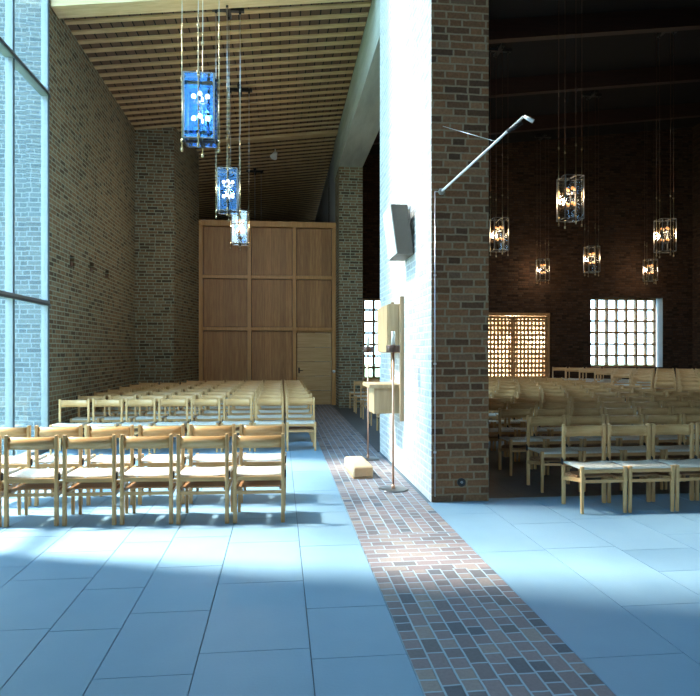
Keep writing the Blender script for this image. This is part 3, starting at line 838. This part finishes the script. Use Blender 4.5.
# ================================================================== things on and beside the pier wall
def candle_stand(y, which):
    t = thing('candle_stand', ['tall copper candle stand with dark cup, closest to the pier end', 'tall copper candle stand farther back beside the wall shelf'][which], 'candle stand', (1.25, y, 0), 0, 'candle stands by the pier wall')
    b_ = new(); lathe(b_, [(0.155, 0.0), (0.165, 0.004), (0.165, 0.012), (0.155, 0.016), (0.02, 0.018)], 36); obj('base', b_, M['base_metal'], t)
    b_ = new(); tube(b_, (0, 0, 0.017), (0, 0, 1.53), 0.0125, 14); lathe(b_, [(0.022, 0.016), (0.022, 0.05), (0.0125, 0.06)], 16); obj('pole', b_, M['copper'], t)
    b_ = new(); lathe(b_, [(0.072, 1.525), (0.078, 1.53), (0.078, 1.60), (0.072, 1.606)], 28); obj('cup', b_, M['bronze'], t)
    c = thing('candle', ['white candle in the cup of the closer copper stand', 'white candle in the cup of the farther copper stand'][which], 'candle', (1.25, y, 1.606), 0, 'white candles on the stands')
    b_ = new(); lathe(b_, [(0.022, 0), (0.022, 0.148), (0.018, 0.153), (0.004, 0.150)], 18); obj('wax', b_, M['wax'], c)
    b_ = new(); tube(b_, (0, 0, 0.149), (0.002, 0, 0.165), 0.0015, 6); obj('wick', b_, M['black'], c)
candle_stand(7.02, 0); candle_stand(9.07, 1)

# kneeler
t = thing('kneeler', 'beige upholstered kneeling block lying on the brick strip', 'kneeler', (0.985, 8.05, 0), math.radians(2))
b_ = new(); box(b_, (-0.125, -0.39, 0.012), (0.125, 0.39, 0.150), 0.03)
for f in b_.faces: f.smooth = True
obj('cushion', b_, M['linen'], t)
b_ = new(); box(b_, (-0.105, -0.397, 0.03), (0.105, -0.385, 0.132), 0.005); obj('end_panel', b_, M['leather'], t)
b_ = new(); box(b_, (-0.12, -0.385, 0.0), (0.12, 0.385, 0.016)); obj('base_board', b_, M['leather'], t)

# wall cabinet hung on two rails
t = thing('wall_cabinet', 'pale wooden cabinet hung on two upright rails on the sunlit pier wall', 'cabinet', (XP, 8.3, 1.5))
b_ = new(); box(b_, (-0.185, -0.42, 0.02), (-0.006, 0.42, 0.63), 0.006); obj('body', b_, M['birch'], t)
b_ = new(); box(b_, (-0.20, -0.41, 0.03), (-0.186, 0.41, 0.62), 0.003); obj('door', b_, M['birch'], t)
for yy, z0, z1 in ((-0.46, -0.83, 0.72), (0.22, -0.35, 0.70)):
    b_ = new(); box(b_, (-0.05 if yy < 0 else -0.045, yy-0.03, z0), (-0.001, yy+0.03, z1), 0.004)
    if yy > 0: b_.free(); b_ = new(); box(b_, (-0.045, yy-0.03, 0.631), (-0.001, yy+0.03, z1), 0.004); box(b_, (-0.045, yy-0.03, z0), (-0.001, yy+0.03, 0.019), 0.004)
    obj('rail', b_, M['rail_wood'], t)
# credence shelf
t = thing('wall_shelf', 'pale wooden box shelf fixed to the pier wall behind the candle stand', 'shelf', (XP, 8.25, 0.75))
b_ = new(); box(b_, (-0.42, -0.33, 0.33), (-0.002, 0.33, 0.375), 0.005); obj('top', b_, M['birch'], t)
b_ = new(); box(b_, (-0.35, -0.25, 0.0), (-0.002, 0.25, 0.328), 0.004); obj('box', b_, M['birch'], t)
b_ = new(); box(b_, (-0.33, -0.258, 0.03), (-0.03, -0.251, 0.30), 0.002); obj('front_panel', b_, M['birch'], t)

# loudspeaker leaning from the wall
t = thing('wall_speaker', 'grey box loudspeaker tilted forward high on the sunlit pier wall', 'speaker', (XP, 7.2, 2.65))
def leanbox(b_, x0, x1, y0, y1, z0, z1, lean, g=0.0):
    hexa(b_, [(x0, y0, z0), (x1, y0, z0), (x1, y1, z0), (x0, y1, z0)], [(x0-lean, y0, z1), (x1-lean, y0, z1), (x1-lean, y1, z1), (x0-lean, y1, z1)])
b_ = new(); leanbox(b_, -0.195, -0.008, 0, 0.56, 0, 0.565, 0.075); obj('case', b_, M['speaker_box'], t)
b_ = new(); leanbox(b_, -0.207, -0.196, 0.015, 0.545, 0.012, 0.555, 0.0735); obj('grille', b_, M['speaker_cloth'], t)
b_ = new(); box(b_, (-0.10, 0.22, 0.565), (-0.001, 0.34, 0.585)); box(b_, (-0.012, 0.2, 0.40), (-0.001, 0.36, 0.60)); obj('bracket', b_, M['steel'], t)

# boom lamp on the end of the pier
Yf = 6.38
t = thing('boom_lamp', 'slender white rod lamp angling out from the pier end', 'lamp', (1.63, Yf, 3.16))
tip = Vector((0.525, -0.88, 0.465))
b_ = new(); tube(b_, (0, -0.02, 0), tip, 0.0115, 12); obj('rod', b_, M['white_enamel'], t)
b_ = new(); tube(b_, (0, -0.001, 0), (0, -0.035, 0), 0.03, 16); box(b_, (-0.02, -0.03, -0.03), (0.02, -0.001, 0.03), 0.004); obj('wall_plate', b_, M['steel'], t)
mid = tip*0.70
b_ = new(); tube(b_, (0.02, -0.001, 0.67), mid, 0.003, 6); obj('stay_wire', b_, M['steel'], t)
b_ = new(); tube(b_, tip+Vector((-0.01, 0, -0.05)), tip+Vector((-0.13, 0.05, -0.12)), 0.018, 12); obj('ballast', b_, M['black'], t)
b_ = new(); tube(b_, tip+Vector((0.005, -0.0, 0.005)), tip+Vector((0.085, -0.02, -0.045)), 0.014, 14, 0.02); obj('spot_head', b_, M['white_enamel'], t)
bm = new(); tube(bm, (0.0, 0, 0.06), (0, 0, 3.16), 0.0045, 8); tube(bm, (0, 0, 3.16), (0.055, 0, 3.16), 0.0045, 8)
for z in (0.5, 1.4, 2.3): box(bm, (-0.012, -0.008, z), (0.012, 0.009, z+0.02))
tag(obj('cable_conduit', bm, M['steel'], None, (1.565, Yf-0.009, 0)), 'thin pale cable pipe running up the pier end', 'pipe')
t = thing('wall_socket', 'small round dark socket low on the pier end', 'socket', (1.84, Yf, 0.20))
b_ = new(); tube(b_, (0, -0.001, 0), (0, -0.02, 0), 0.043, 24); obj('plate', b_, M['black'], t)
b_ = new(); tube(b_, (0, -0.02, 0.003), (0, -0.028, 0.003), 0.014, 16); obj('cap', b_, M['base_metal'], t)

# spot on the far ceiling
t = thing('ceiling_spotlight', 'small white cone spotlight fixed under the dark ceiling joists', 'spotlight', (-0.14, 18.9-0.1, ceil_z(-0.14)))
b_ = new(); tube(b_, (0, 0, 0.0), (0, 0, -0.14), 0.012, 10); obj('stem', b_, M['white_enamel'], t)
b_ = new(); tube(b_, (0.02, 0, -0.10), (-0.05, -0.06, -0.26), 0.05, 16, 0.11); obj('shade', b_, M['white_enamel'], t)

# ================================================================== outside
bm = new(); box(bm, (-90, -60, -0.4), (XL-0.36, 90, -0.2)); struct('ground_outside', bm, M['grass'], 'lawn outside the glazing', 'ground')
bm = new(); box(bm, (XL-0.36, YB+2.9, -0.4), (60, 90, -0.2)); struct('ground_north', bm, M['grass'], 'lawn outside the nave window', 'ground')
def tree(x, y, h, r, label, seed, n=5200, lo=0.14, big=1.0):
    rnd = random.Random(seed)
    t = thing('tree', label, 'tree', (x, y, -0.2), 0, 'trees outside the glazing')
    b_ = new(); tube(b_, (0, 0, 0), (0.1, 0.05, h*0.55), 0.16, 10, 0.10); tube(b_, (0.1, 0.05, h*0.55), (0.0, 0.1, h*0.92), 0.10, 8, 0.03)
    for k in range(14):
        z = h*rnd.uniform(max(0.25, lo), 0.85); a_ = rnd.uniform(0, 2*PI); l = r*rnd.uniform(0.5, 0.95)
        tube(b_, (0.05, 0.03, z), (math.cos(a_)*l, math.sin(a_)*l, z+l*0.45), 0.04, 6, 0.012)
    obj('trunk', b_, M['bark'], t)
    b_ = new()
    for k in range(n):
        u = rnd.gauss(0, 0.42); v = rnd.gauss(0, 0.42); wz = rnd.uniform(lo, 1.0)
        rr = r*math.sin(PI*min(1, max(0.05, (wz-lo)/(1-lo))))**0.5
        c = Vector((u*rr, v*rr, h*wz + rnd.gauss(0, 0.2)))
        d1 = Vector((rnd.gauss(0, 1), rnd.gauss(0, 1), rnd.gauss(0, 1))).normalized(); d2 = d1.orthogonal().normalized()
        s = rnd.uniform(0.05, 0.11)*big
        vs = [b_.verts.new(c + d1*s), b_.verts.new(c + d2*s*0.6), b_.verts.new(c - d1*s), b_.verts.new(c - d2*s*0.6)]
        b_.faces.new(vs)
    obj('crown', b_, M['leaf'], t)
tree(-9.6, 17.5, 9.5, 2.0, 'leafy tree outside, seen through the first pane edge', 11)
tree(-13.5, 25.5, 13.0, 2.8, 'taller leafy tree standing farther out on the lawn', 12)
tree(-12.2, 10.6, 26.0, 4.6, 'tall loose tree on the lawn whose high crown shades the glazing', 13, 2600, 0.69, 1.5)  # unseen tree added to dim the sun on floor and pier
